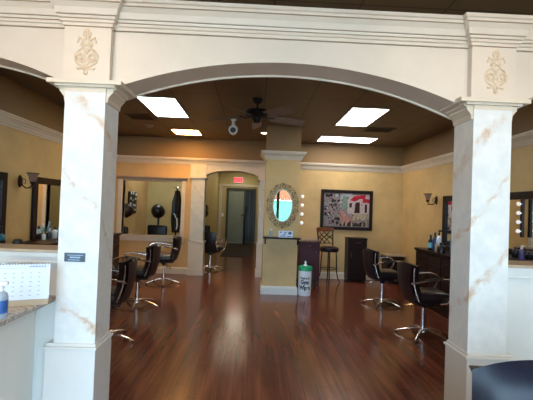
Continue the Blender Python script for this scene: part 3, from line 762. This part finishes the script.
dresser('dark wooden dresser on the right wall behind the right column, with hair product bottles', 3.0, XR - .025, 5.75, 7.3, .96, -1, GD2)
dresser('dark wooden dresser on the right wall seen through the right side opening', 3.0, XR - .025, 3.9, 5.5, 1.09, -1, GD2)
def wall_mirror(label, x, y0, y1, z0, z1, face, group):
    t = thing('framed_mirror', label, 'mirror', (x, (y0 + y1) / 2, z0), 0, group); d = (y1 - y0) / 2; h = z1 - z0; fw_ = .10
    a, b = (.0, .045) if face > 0 else (-.045, 0)
    m = MB().box(a, b, -d, -d + fw_, 0, h); m.box(a, b, d - fw_, d, 0, h); m.box(a, b, -d + fw_, d - fw_, 0, .075); m.box(a, b, -d + fw_, d - fw_, h - fw_, h)
    m.build('frame', 'black_frame', t, bevel=.008)
    a, b = (.004, .014) if face > 0 else (-.014, -.004)
    MB().box(a, b, -d + fw_ - .01, d - fw_ + .01, .065, h - fw_ + .01).build('glass', 'mirror_glass', t)
GM1, GM2 = 'large dark framed mirrors on the left wall', 'large dark framed mirrors on the right wall'
wall_mirror('dark framed mirror at the left edge of the photo, left of the wall sconce', XL + .002, 4.1, 5.22, .953, 1.92, 1, GM1)
wall_mirror('dark framed mirror on the left wall between the wall sconce and the marble column', XL + .002, 5.86, 7.1, 1.003, 1.92, 1, GM1)
wall_mirror('dark framed mirror on the right wall just left of the right column, beyond the bottles', XR - .002, 6.0, 7.16, .963, 1.92, -1, GM2)
wall_mirror('dark framed mirror with globe lights seen through the right side opening', XR - .002, 4.2, 5.45, 1.093, 1.92, -1, GM2)
globe_bar('vanity_light', 'vertical strip of four globe bulbs on the mirror in the right side opening', (XR - .052, 4.96, 1.585), (-1, 0), None, sp=.115, r=.026, hw=.02)
def sconce(label, loc, face, group):
    t = thing('wall_sconce', label, 'wall lamp', loc, 0 if face > 0 else PI, group)
    m = MB().lathe([(.001, .03), (.03, .026), (.05, .008), (.055, 0)], (0, 0, 0), 16, Matrix.Rotation(PI / 2, 3, 'Y') @ Matrix.Diagonal((1.6, 1, 1)).to_3x3()); m.build('backplate', 'bronze', t)
    m = MB().tube([(.02, 0, -.01), (.04, 0, -.06), (.08, 0, -.09), (.13, 0, -.085), (.165, 0, -.05), (.17, 0, -.015)], .009, 8)
    m.tube([(.02, 0, .02), (.05, 0, .04), (.08, 0, .01), (.07, 0, -.03), (.05, 0, -.02)], .005, 6); m.sphere((.17, 0, -.09), .012, n=8); m.build('arm', 'bronze', t)
    MB().lathe([(.012, -.05), (.03, -.02), (.035, .0), (.02, .0)], (.17, 0, 0), 16).build('cup', 'bronze', t)
    MB().lathe([(.03, -.005), (.045, .03), (.052, .07), (.078, .115), (.073, .117), (.048, .07), (.04, .03), (.02, .002)], (.17, 0, 0), 22).build('shade', 'shade_glass', t)
    MB().lathe([(.079, .11), (.084, .117), (.075, .121)], (.17, 0, 0), 22).build('shade_rim', 'bronze', t)
sconce('bronze wall sconce with glass bell shade on the left wall', (XL + .001, 5.56, 1.83), 1, 'bell shade wall sconces')
sconce('bronze wall sconce with glass bell shade on the right wall', (XR - .001, 7.5, 1.85), -1, 'bell shade wall sconces')

# items on dressers
HP = 'hair product bottles on the right dresser'
random.seed(5)
for (nm, lb, x, y, r, h, bm_, cm, sh, lab) in (
    ('product_bottle', 'dark teal bottle with pale label, leftmost of the bottles by the right column', 3.10, 6.88, .042, .26, 'black_plastic', 'black_plastic', 0, 'aqua_plastic'),
    ('product_bottle', 'tall blue bottle with black cap in the middle of the bottles by the right column', 3.12, 6.75, .044, .31, 'blue_plastic', 'black_plastic', 0, None),
    ('product_bottle', 'white bottle with dark pump top among the bottles by the right column', 3.13, 6.63, .038, .36, 'white_plastic', 'black_plastic', 1, None),
    ('spray_bottle', 'teal spray bottle with white top close to the right column', 3.22, 6.32, .05, .35, 'teal_plastic', 'white_plastic', 1, None),
    ('product_jar', 'squat black jar in front of the teal spray bottle by the right column', 3.06, 6.40, .065, .17, 'black_plastic', 'black_plastic', 0, None),
    ('product_bottle', 'small cream bottle between the blue bottle and the black jar', 3.05, 6.53, .03, .19, 'tan_card', 'white_plastic', 0, None)):
    bottle(nm, lb, (x, y, .96), r, h, bm_, cm, sh, HP, lab=lab)
OP = 'bottles on the dresser in the right side opening'
bottle('product_bottle', 'white pump bottle beside the right column in the right side opening', (3.24, 5.06, 1.09), .03, .18, 'white_plastic', 'white_plastic', 1, OP)
bottle('product_bottle', 'dark bottle behind the white pump bottle in the right side opening', (3.28, 4.90, 1.09), .035, .13, 'black_plastic', 'grey_plastic', 0, OP)
bottle('product_bottle', 'purple bottle with white spray top in the right side opening', (3.17, 4.62, 1.09), .03, .17, 'purple_plastic', 'white_plastic', 1, OP)
bottle('product_jar', 'low black jar beside the purple bottle in the right side opening', (3.32, 4.70, 1.09), .05, .09, 'black_plastic', 'black_plastic', 0, OP)
LP = 'toiletries on the left dressers'
bottle('spray_bottle', 'large dark and teal bottle at the left edge behind the half wall', (-2.90, 4.69, .95), .062, .32, 'teal_plastic', 'black_plastic', 0, LP, lab='black_plastic')
t = thing('round_canister', 'black round topped canister between the large dark bottle and the left wall mirror', 'canister', (-2.89, 5.04, .95), 0)
MB().lathe([(.055, 0), (.065, .01), (.06, .08)], n=18).build('body', 'black_plastic', t)
MB().lathe([(.06, .08), (.062, .10), (.045, .14), (.001, .152)], n=18).build('lid', 'black_plastic', t)
for i, (y, r, h, b_, c_, lb) in enumerate(((5.98, .028, .12, 'white_plastic', 'tan_card', 'low white bottle, leftmost before the left wall mirror'), (6.14, .022, .16, 'grey_plastic', 'white_plastic', 'slim grey bottle, second from left before the left wall mirror'),
                                           (6.30, .04, .18, 'white_plastic', 'grey_plastic', 'wide white bottle in the middle before the left wall mirror'), (6.46, .03, .21, 'aqua_plastic', 'white_plastic', 'pale aqua bottle, fourth from left before the left wall mirror'),
                                           (6.62, .028, .24, 'clear_plastic', 'white_plastic', 'tall clear bottle nearest the marble column before the left wall mirror'))):
    bottle('product_bottle', lb, (-3.06, y, 1.0), r, h, b_, c_, i % 2, LP)

# ------------------------------------------------------------------ back right: painting, stool, cabinets, bucket
t = thing('framed_painting', 'black framed painting of a house with a red awning on the back wall', 'painting', (2.157, YB, 1.60))
w, h, f_ = .607, .465, .075
m = MB().box(-w, -w + f_, -.045, -.002, -h, h); m.box(w - f_, w, -.045, -.002, -h, h); m.box(-w + f_, w - f_, -.045, -.002, -h, -h + f_); m.box(-w + f_, w - f_, -.045, -.002, h - f_, h)
m.build('frame', 'black_frame', t, bevel=.012)
m = MB(); pm = ['p_base', 'p_red', 'p_pink', 'p_wall', 'p_dark', 'p_green', 'p_leaf', 'p_cream', 'p_sky', 'p_blue']
m.box(-w + f_ - .01, w - f_ + .01, -.014, -.004, -h + f_ - .01, h - f_ + .01)
def patch(mi, poly, lay):
    m.cur = mi; W, H = (w - f_), (h - f_); m.prism([((u * 2 - 1) * W, (v * 2 - 1) * H) for u, v in poly], 'y', -.014 - .0012 * lay, -.0138)
patch(8, [(.35, .7), (.6, .7), (.62, 1), (.38, 1)], 1); patch(5, [(.36, .55), (.52, .5), (.55, .9), (.42, .93)], 2)
patch(3, [(.52, .40), (1, .34), (1, .95), (.6, .95), (.52, .8)], 3)
patch(2, [(.22, .40), (.40, .46), (.66, .22), (.60, .05), (.42, .10), (.34, .25)], 3)
patch(7, [(.62, .20), (1, .24), (1, .40), (.66, .40)], 4); patch(1, [(.57, .80), (.66, .92), (.92, .98), (.90, .83), (.80, .85), (.68, .76)], 5)
patch(1, [(.84, .74), (1, .72), (1, .84), (.86, .86)], 5)
patch(4, [(.67, .42), (.79, .42), (.79, .74), (.70, .74)], 4); patch(4, [(.56, .58), (.61, .58), (.62, .72), (.56, .7)], 4); patch(4, [(.90, .44), (.95, .44), (.95, .68), (.90, .68)], 4)
random.seed(12)
for k in range(46):
    u = random.uniform(.02, .34); v = random.uniform(.08, .95); s = random.uniform(.02, .05); a0 = random.random() * 6
    patch(random.choice([6, 6, 4, 5, 8, 0]), [(min(.99, max(.01, u + s * random.uniform(.5, 1.2) * math.cos(a0 + 2 * PI * i / 7))), min(.98, max(.02, v + s * 1.3 * random.uniform(.5, 1.2) * math.sin(a0 + 2 * PI * i / 7)))) for i in range(7)], 5 + k % 3)
for k in range(16): patch(random.choice([4, 6, 7]), [(.36 + k * .04, .02), (.40 + k * .04, .02), (.40 + k * .04, .10 + .04 * (k % 3)), (.36 + k * .04, .08 + .05 * (k % 2))], 5) if k < 15 else None
random.seed(11)
for k in range(260):
    u, v = random.random(), random.random()
    if u > .4 and v > .35 and random.random() < .85: continue
    if .25 < u < .6 and .15 < v < .42 and random.random() < .7: continue
    s = random.uniform(.006, .019); mi = random.choice([6, 6, 6, 4, 4, 0, 5, 8, 2, 7, 3]); n_ = 5; a0 = random.random() * 6
    patch(mi, [(min(.99, max(.01, u + s * random.uniform(.6, 1.2) * math.cos(a0 + 2 * PI * i / n_))), min(.98, max(.02, v + s * 1.3 * random.uniform(.6, 1.2) * math.sin(a0 + 2 * PI * i / n_)))) for i in range(n_)], 6 + (k % 5))
m.build('canvas', pm, t)

t = thing('tall_cabinet', 'tall narrow black cabinet against the back wall below the painting', 'cabinet', (2.355, 9.04, 0))
MB().box(-.21, .21, -.15, .18, .03, .955).build('body', 'dark_wood', t, bevel=.003)
MB().box(-.22, .22, -.165, .185, .955, .98).build('top', 'dark_wood', t, bevel=.003)
d_ = MB().box(-.19, .19, -.168, -.15, .80, .94).build('drawer', 'black_frame', t, bevel=.003)
MB().tube([(-.06, -.168, .88), (-.05, -.188, .88), (.05, -.188, .88), (.06, -.168, .88)], .006, 6).build('handle', 'pewter', d_)
d_ = MB().box(-.19, .19, -.168, -.15, .06, .78).build('door', 'black_frame', t, bevel=.003)
MB().tube([(-.14, -.168, .66), (-.14, -.188, .65), (-.14, -.188, .55), (-.14, -.168, .54)], .006, 6).build('handle', 'pewter', d_)
for x in (-.18, .18):
    for y in (-.12, .15): MB().cyl((x, y, 0), (x, y, .03), .02, n=8).build('foot', 'black_plastic', t)

t = thing('side_cabinet', 'low black side cabinet with pale top in the back right corner', 'cabinet', (3.2, 8.98, 0))
MB().box(-.20, .20, -.17, .2, .06, .60).build('body', 'dark_wood', t, bevel=.004)
MB().box(-.235, .225, -.2, .21, .605, .63).build('top', 'tan_wood_cap', t, bevel=.006)
MB().box(-.17, .17, -.188, -.17, .1, .57).build('door', 'black_frame', t, bevel=.004)
for x in (-.17, .17):
    for y in (-.14, .17): MB().cyl((x, y, 0), (x, y, .06), .018, n=8).build('foot', 'black_plastic', t)

t = thing('storage_cabinet', 'dark purple brown cabinet standing just behind the pillar and the wipes bucket', 'cabinet', (1.14, 8.12, 0))
MB().box(-.21, .21, -.18, .2, .16, .92).build('body', 'purple_wood', t, bevel=.004)
MB().box(-.24, .23, -.21, .21, .92, .945).build('top', 'purple_wood', t, bevel=.004)
d_ = MB().box(-.19, .19, -.197, -.18, .82, .91).build('drawer', 'purple_wood', t, bevel=.003); MB().sphere((0, -.205, .865), .014, n=8).build('knob', 'pewter', d_)
d_ = MB().box(-.19, .19, -.197, -.18, .2, .805).build('door', 'purple_wood', t, bevel=.003); MB().sphere((.13, -.207, .75), .016, n=8).build('knob', 'chrome', d_)
MB().box(-.2, .2, -.17, .19, .06, .09).build('lower_shelf', 'purple_wood', t, bevel=.003)
for x in (-.19, .19):
    for y in (-.165, .185): MB().box(x - .02, x + .02, y - .018, y + .018, 0, .16).build('leg', 'purple_wood', t)
t = thing('woven_tray', 'low reddish brown woven tray on top of the purple brown cabinet', 'tray', (1.14, 8.13, .945))
MB().box(-.19, .17, -.12, .12, 0, .01).build('base', 'brown_wood', t)
m = MB()
for i in range(15):
    x = -.19 + .36 * i / 14
    for y in (-.12, .12): m.cyl((x, y, 0), (x, y, .05), .004, n=6)
for i in range(9):
    y = -.12 + .24 * i / 8
    for x in (-.19, .17): m.cyl((x, y, 0), (x, y, .05), .004, n=6)
m.tube([(-.19, -.12, .05), (.17, -.12, .05), (.17, .12, .05), (-.19, .12, .05)], .007, 6, True); m.build('rim', 'tan_card', t)

# bar stool
t = thing('bar_stool', 'iron bar stool with lattice back and round black seat against the back wall', 'bar stool', (1.70, 8.80, 0), .5)
MB().lathe([(.14, .69), (.20, .70), (.215, .725), (.21, .755), (.16, .78), (.001, .785)], n=28).build('seat', 'black_leather', t)
MB().lathe([(.19, .672), (.205, .68), (.205, .70), (.15, .70)], n=28).build('seat_ring', 'black_iron', t)
for k in range(4):
    a = PI / 4 + k * PI / 2; c_, s_ = math.cos(a), math.sin(a)
    MB().tube([(c_ * r_, s_ * r_, z) for r_, z in ((.15, .69), (.165, .55), (.17, .35), (.185, .18), (.215, .07), (.255, .008))], .013, 8).build('leg', 'black_iron', t)
m = MB().tube([(.172 * math.cos(2 * PI * i / 28), .172 * math.sin(2 * PI * i / 28), .30) for i in range(28)], .008, 6, True); m.build('footrest', 'black_iron', t)
def sb(v, z):  # back curve, v -1..1
    return (v * .20 * (1 + .12 * (z - .75) / .5), .17 + .05 * (z - .75) / .5 - .05 * v * v, z)
m = MB()
for s in (-1, 1): m.tube([sb(s, .70 + .42 * i / 6) for i in range(7)], .013, 6)
m.tube([sb(-1 + 2 * i / 8, .84) for i in range(9)], .008, 6)
m.tube([sb(-1 + 2 * i / 8, 1.11) for i in range(9)], .009, 6)
for k in range(3):
    for s in (-1, 1):
        m.tube([sb(max(-1, min(1, -.66 + .66 * k + s * .62 * math.cos(PI * i / 10))), .84 + .27 * i / 10) for i in range(11)], .009, 5)
m.build('lattice_back', 'black_iron', t)
m = MB(); g = [[tuple(Vector(sb(-1.12 + 2.24 * j / 10, 1.10 + .085 * i / 3 + .012 * math.cos(PI * (j / 10 - .5)) * (i == 3))) + Vector((0, .012, 0))) for j in range(11)] for i in range(4)]
m.sheet(g, .028); m.build('crest_rail', 'brown_wood', t)

# bucket of wipes
t = thing('wipes_bucket', 'white bucket of gym wipes with green lid standing beside the pillar', 'bucket', (.998, 7.42, 0))
MB().lathe([(.112, 0), (.116, .01), (.125, .48), (.001, .481)], n=32).build('bucket_body', 'white_plastic', t)
l_ = MB().lathe([(.131, .455), (.132, .52), (.123, .535), (.001, .54)], n=32).build('lid', 'green_plastic', t)
m = MB().lathe([(.034, .538), (.03, .56), (.012, .575), (.001, .576)], n=14); m.tube([(0, 0, .565), (.005, 0, .60), (-.006, -.004, .625)], [.012, .02, .012], 7); m.build('wipe_nozzle', 'white_plastic', l_)
ly = MB()
for txt, z, sz in (('Bucket of', .325, .055), ('Gym', .25, .10), ('Wipes', .15, .10)):
    vs, fs = text_mesh(txt, sz); out = []
    for x, y, zz in vs:
        # letters wrap round the bucket and face the doorway side
        rad = .119 + (z + y) * .0195 + .0012 + zz * .6; an = x / rad - PI / 2 - .12; out.append((rad * math.cos(an), rad * math.sin(an), z + y))
    ly.add(out, fs)
ly.build('printed_text', 'ink', t)
m = MB().tube([(.13, 0, .42), (.142, -.03, .36), (.147, -.03, .22), (.136, -.01, .12)], .008, 6); m.build('carry_handle', 'door_frame_green', t)

# ------------------------------------------------------------------ drying alcove
def dryer_chair(label, loc, rz, zh, group):
    t = thing('hood_dryer_chair', label, 'hair dryer chair', loc, rz, group)
    MB().box(-.25, .25, -.22, .25, .34, .50, .05).build('seat', 'black_leather', t)
    MB().box(-.26, .26, .16, .28, .45, 1.02, .05).build('backrest', 'black_leather', t)
    for s in (-1, 1): MB().box(s * .29 - .035, s * .29 + .035, -.2, .25, .50, .64, .025).build('armrest', 'black_leather', t)
    MB().lathe([(.22, 0), (.22, .02), (.05, .05), (.05, .34), (.001, .345)], n=20).build('base', 'chrome', t)
    MB().cyl((0, .30, .5), (0, .30, zh), .03).build('post', 'black_plastic', t)
    q = Matrix.Rotation(math.radians(62), 3, 'X')
    MB().lathe([(.001, .17), (.09, .15), (.15, .09), (.175, 0), (.175, -.10), (.16, -.10), (.155, 0), (.11, .09), (.001, .13)], (0, .18, zh), 24, q).build('hood', 'black_plastic', t)
    MB().lathe([(.12, -.03), (.125, -.05), (.07, -.055), (.001, -.055)], (0, .18, zh), 20, q).build('hood_vent', 'grey_plastic', t)
    return t
GH = 'hood dryers in the alcove'
d1 = dryer_chair('black hood dryer in the middle of the pass-through window', (-2.52, 10.45, 0), 0, 1.40, GH)
dup(d1, (-2.95, 10.0, 0), PI / 2 + .5, 'grey black hood dryer at the left side of the pass-through window', GH)
dup(d1, (-1.52, 11.35, 0), -.2, 'hood dryer half hidden behind the far archway column', GH)
t = thing('product_display', 'dark hanging display board with small pale packets on the alcove wall', 'display board', (XL + .001, 10.62, 1.59))
MB().box(0, .025, -.34, .34, -.28, .28).build('board', 'black_frame', t, bevel=.004)
random.seed(2); m = MB()
for i in range(4):
    for j in range(3):
        y = -.24 + j * .2 + random.uniform(-.03, .03); z = -.22 + i * .14 + random.uniform(-.02, .02); m.box(.025, .04, y, y + random.uniform(.05, .1), z, z + random.uniform(.04, .09), .006)
m.build('packets', 'white_plastic', t)['kind'] = 'stuff'
t = thing('coat_stand', 'tall dark stand with draped capes at the right side of the pass-through window', 'stand', (-1.93, 10.1, 0))
MB().cyl((0, 0, .03), (0, 0, 1.98), .018).build('pole', 'black_iron', t)
MB().lathe([(.18, 0), (.18, .02), (.03, .05), (.001, .05)], n=20).build('base', 'black_iron', t)
g = []
for i in range(15):
    row = []; z = 1.93 - i * .075
    for j in range(24):
        a = 2 * PI * j / 23; r = (.05 + .06 * min(1, i / 4)) * (1 + .22 * math.sin(5 * a + i * .25)) * (1 - .25 * max(0, (i - 9) / 5)); row.append((r * math.cos(a), r * math.sin(a), z))
    g.append(row)
MB().sheet(g, .006).build('cape', 'black_plastic', t)
MB().tube([(-.05, -.09, 1.36), (-.01, -.13, 1.33), (.04, -.1, 1.22), (.05, -.1, 1.05), (.03, -.11, .96)], [.02, .03, .03, .028, .02], 8, flat=(1, .5)).build('white_towel', 'white_plastic', t)
m = MB().tube([(-.09, .0, 2.02), (0, 0, 1.98), (.09, 0, 2.02)], .01, 6); m.tube([(0, -.09, 2.02), (0, 0, 1.98), (0, .09, 2.02)], .01, 6); m.build('hooks', 'chrome', t)

# ------------------------------------------------------------------ hall end: door, casing, exit sign, switch, mat, stand
m = MB(); m.box(-1.18, -1.09, YE - .05, YE + .12, 0, 2.38); m.box(.0, .08, YE - .05, YE + .12, 0, 2.38); m.box(-1.09, .0, YE - .05, YE + .12, 2.30, 2.38); m.box(-.43, -.36, YE - .01, YE + .1, 0, 2.3)
dr = struct(m.build('door_1', 'door_frame_green'))
m = MB().box(-1.09, -.43, YE + .02, YE + .065, .01, 2.3)
for z0, z1 in ((.15, .95), (1.1, 2.15)):
    m.box(-1.0, -.52, YE + .008, YE + .02, z0, z1)
m.build('door_leaf', 'door_green', dr, bevel=.006)
m = MB().sphere((-.49, YE - .02, 1.02), .03, n=10); m.cyl((-.49, YE - .02, 1.02), (-.49, YE + .02, 1.02), .012); m.build('door_knob', 'chrome', dr)
MB().box(-.36, .0, YE + .04, YE + .05, .0, 2.3).build('side_glass', 'dark_glass', dr)
m = MB().box(-.20, -.17, YE + .02, YE + .07, 0, 2.3); m.box(-.36, 0, YE + .02, YE + .07, 0, .12); m.build('mullion', 'door_frame_green', dr)
m = MB(); m.box(-1.50, -1.38, YE - .03, YE, 0, 2.50); m.box(-1.56, .28, YE - .04, YE, 2.44, 2.54); m.box(.17, .25, YE - .03, YE, 0, 2.44)
struct(m.build('trim_4', 'cream_trim'))
t = thing('exit_sign', 'lit red EXIT sign above the door at the end of the hall', 'sign', (-.70, YE - .001, 2.72))
MB().box(-.21, .21, -.06, 0, -.125, .125).build('housing', 'white_plastic', t, bevel=.01)
MB().box(-.19, .19, -.064, -.058, -.105, .105).build('face', 'exit_glow', t)
vs, fs = text_mesh('EXIT', .20, .95); m = MB().add([(x, -.066 - z, y) for x, y, z in vs], fs); m.build('letters', 'exit_letter', t)
t = thing('wall_switch', 'white wall switch plate beside the casing at the end of the hall', 'switch', (-1.33, YE - .001, 1.20))
MB().box(-.045, .045, -.01, 0, -.07, .07).build('plate', 'white_plastic', t, bevel=.003)
MB().box(-.012, .012, -.02, -.01, -.02, .02).build('toggle', 'white_plastic', t)
tag(MB().box(-1.0, -.02, 12.6, 17.1, 0, .012, .004).build('floor_mat', 'mat_rubber'), 'long dark floor mat on the hall floor before the end door', 'mat')
t = thing('coat_rack', 'dark slim stand with a round top beside the door at the end of the hall', 'stand', (-.36, 16.6, 0))
MB().lathe([(.13, 0), (.13, .03), (.03, .06), (.02, .5), (.02, 1.15)], n=16).build('pole', 'black_iron', t)
m = MB().tube([(-.14, 0, 1.18), (-.08, 0, 1.26), (0, 0, 1.16), (.05, 0, 1.32), (.06, 0, 1.62)], .025, 8); m.build('arms', 'black_iron', t)
t = thing('round_wall_fixture', 'round dark fixture on the hall wall just right of the far marble column', 'wall fixture', (XCL, 12.9, 1.45))
MB().lathe([(.16, 0), (.16, .05), (.1, .09), (.001, .10)], (0, 0, 0), 20, Matrix.Rotation(PI / 2, 3, 'Y')).build('housing', 'black_plastic', t)

# ------------------------------------------------------------------ light
wd = bpy.data.worlds.new('world'); scene.world = wd; wd.use_nodes = True
bg = wd.node_tree.nodes['Background']; bg.inputs[0].default_value = (.50, .76, 1.0, 1); bg.inputs[1].default_value = 14.0
ld = bpy.data.lights.new('storefront_portal', 'AREA'); ld.shape = 'RECTANGLE'; ld.size = 5.7; ld.size_y = 2.75; ld.cycles.is_portal = True
lo = bpy.data.objects.new('storefront_portal', ld); COL.objects.link(lo); lo.location = (.15, YF - .2, 1.5); lo.rotation_euler = (PI / 2, 0, 0)
def lamp(name, loc, power, col, size=.1, rot=(0, 0, 0), sy=None):
    l = bpy.data.lights.new(name, 'AREA'); l.energy = power; l.color = col; l.size = size
    if sy: l.shape = 'RECTANGLE'; l.size_y = sy
    o = bpy.data.objects.new(name, l); COL.objects.link(o); o.location = loc; o.rotation_euler = rot; return o
# reception ceiling lamps (warm), above and in front of the arch
lamp('reception_lamp', (-1.3, 1.3, ZC - .02), 26, (1, .78, .6), .9)
lamp('reception_lamp', (1.6, 1.3, ZC - .02), 20, (1, .78, .6), .9)
lamp('hall_lamp', (-.6, 13.6, ZC - .02), 12, (1, .85, .6), 1.1, sy=3.0)
lamp('hall_lamp', (-.6, 16.3, ZC - .02), 12, (1, .9, .7), .6)

scene.view_settings.view_transform = 'Standard'; scene.view_settings.look = 'None'
scene.view_settings.gamma = 1; scene.view_settings.use_curve_mapping = False
scene.view_settings.exposure = 0.25
